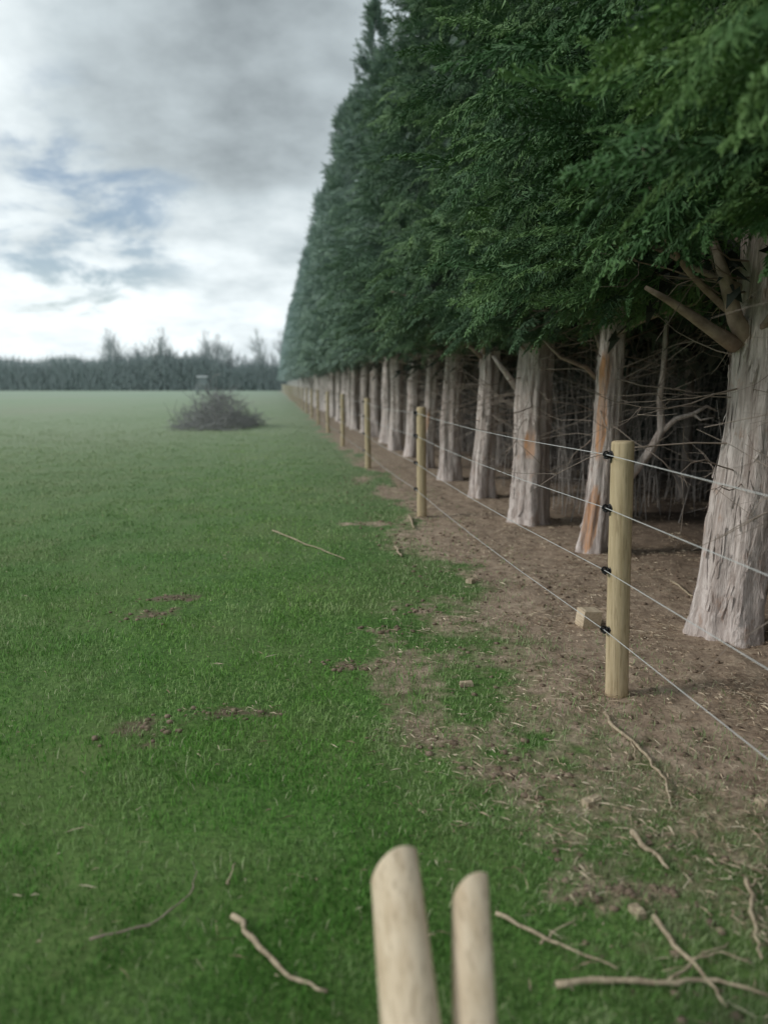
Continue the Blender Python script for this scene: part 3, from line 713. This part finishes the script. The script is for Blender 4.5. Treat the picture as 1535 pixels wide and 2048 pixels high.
cmb = nd('ShaderNodeCombineXYZ'); lk(mth('DIVIDE', sep.outputs['X'], den), cmb.inputs[0]); lk(mth('DIVIDE', sep.outputs['Y'], den), cmb.inputs[1])
def nz(scale, det, rough, off=(0,0,0), dist=0.0):
    mp = nd('ShaderNodeMapping'); mp.inputs['Location'].default_value = off; lk(cmb.outputs[0], mp.inputs[0])
    n = nd('ShaderNodeTexNoise'); n.inputs['Scale'].default_value = scale; n.inputs['Detail'].default_value = det; n.inputs['Roughness'].default_value = rough; n.inputs['Distortion'].default_value = dist
    lk(mp.outputs[0], n.inputs['Vector']); return n.outputs['Fac']
def blob(px, py, r0, r1):     # a soft region of the sky round one direction
    x_, y_, z_ = at(px, py, 1.0); d = Vector((x_, y_, z_-CH)).normalized()
    vm = nd('ShaderNodeVectorMath', operation='DISTANCE'); lk(tc.outputs['Generated'], vm.inputs[0]); vm.inputs[1].default_value = d
    mr = nd('ShaderNodeMapRange', interpolation_type='SMOOTHSTEP'); lk(vm.outputs['Value'], mr.inputs['Value']); mr.inputs['From Min'].default_value = r0; mr.inputs['From Max'].default_value = r1
    mr.inputs['To Min'].default_value = 1; mr.inputs['To Max'].default_value = 0; return mr.outputs[0]
na_ = nz(.9, 6, .5); nb_ = nz(3.6, 6, .55, (3,5,0)); nc_ = nz(3.2, 7, .60, (7,2,0), .3)
br = mth('ADD', mth('MULTIPLY', mth('SUBTRACT', na_, .5), .8), .58)
br = mth('ADD', br, mth('MULTIPLY', mth('SUBTRACT', nb_, .5), 1.05))
br = mth('SUBTRACT', br, mth('MULTIPLY', blob(440, 190, .02, .30), .50))
br = mth('SUBTRACT', br, mth('MULTIPLY', blob(180, 210, .02, .14), .12))
br = mth('ADD', br, mth('MULTIPLY', blob(60, 490, .02, .34), .32)); br = mth('ADD', br, mth('MULTIPLY', blob(450, 540, .02, .26), .28)); br = mth('ADD', br, mth('MULTIPLY', blob(120, 40, .02, .22), .14))
br = mth('SUBTRACT', br, mth('MULTIPLY', blob(150, 450, .01, .14), .15), True)
rp = nd('ShaderNodeValToRGB'); lk(br, rp.inputs[0]); e = rp.color_ramp.elements
e[0].position = .05; e[0].color = (.26,.30,.32,1); e[1].position = .95; e[1].color = (.88,.95,.97,1); x2 = e.new(.5); x2.color = (.52,.59,.62,1)
gap = mth('ADD', mth('MULTIPLY', blob(150, 450, .01, .20), .50), mth('MULTIPLY', mth('SUBTRACT', nc_, .55), 2.4))
gapf = nd('ShaderNodeMapRange', interpolation_type='SMOOTHSTEP'); lk(gap, gapf.inputs['Value']); gapf.inputs['From Min'].default_value = .05; gapf.inputs['From Max'].default_value = .5; gapf.inputs['To Max'].default_value = .85
gm_ = mth('MULTIPLY', gapf.outputs[0], blob(150, 455, .06, .20))
b1 = nd('ShaderNodeBackground'); lk(rp.outputs[0], b1.inputs[0]); b1.inputs[1].default_value = 1.15
b2 = nd('ShaderNodeBackground'); lk(sky.outputs[0], b2.inputs[0]); b2.inputs[1].default_value = .11
ms = nd('ShaderNodeMixShader'); lk(gm_, ms.inputs[0]); lk(b1.outputs[0], ms.inputs[1]); lk(b2.outputs[0], ms.inputs[2])
ow = nd('ShaderNodeOutputWorld'); lk(ms.outputs[0], ow.inputs['Surface'])
# sun
sd = bpy.data.lights.new('sun', 'SUN'); sd.energy = 1.5; sd.angle = math.radians(12); sd.color = (1,.965,.9)
so = bpy.data.objects.new('sun', sd); COL.objects.link(so)
dv = Vector((math.sin(SUN_AZ)*math.cos(SUN_EL), math.cos(SUN_AZ)*math.cos(SUN_EL), math.sin(SUN_EL)))
so.rotation_euler = dv.to_track_quat('Z', 'Y').to_euler(); so.location = dv*30
# camera
cd = bpy.data.cameras.new('camera'); cam = bpy.data.objects.new('camera', cd); COL.objects.link(cam)
cd.sensor_fit = 'VERTICAL'; cd.sensor_height = 36; cd.sensor_width = 27; cd.lens = 26
cd.clip_start = .05; cd.clip_end = 3000
cd.dof.use_dof = True; cd.dof.focus_distance = 4.0; cd.dof.aperture_fstop = 1.25
cam.location = (0,0,CH); cam.rotation_euler = (PI/2-PITCH, 0, 0)
scn.camera = cam
scn.view_settings.view_transform = 'Standard'; scn.view_settings.look = 'None'; scn.view_settings.exposure = 0
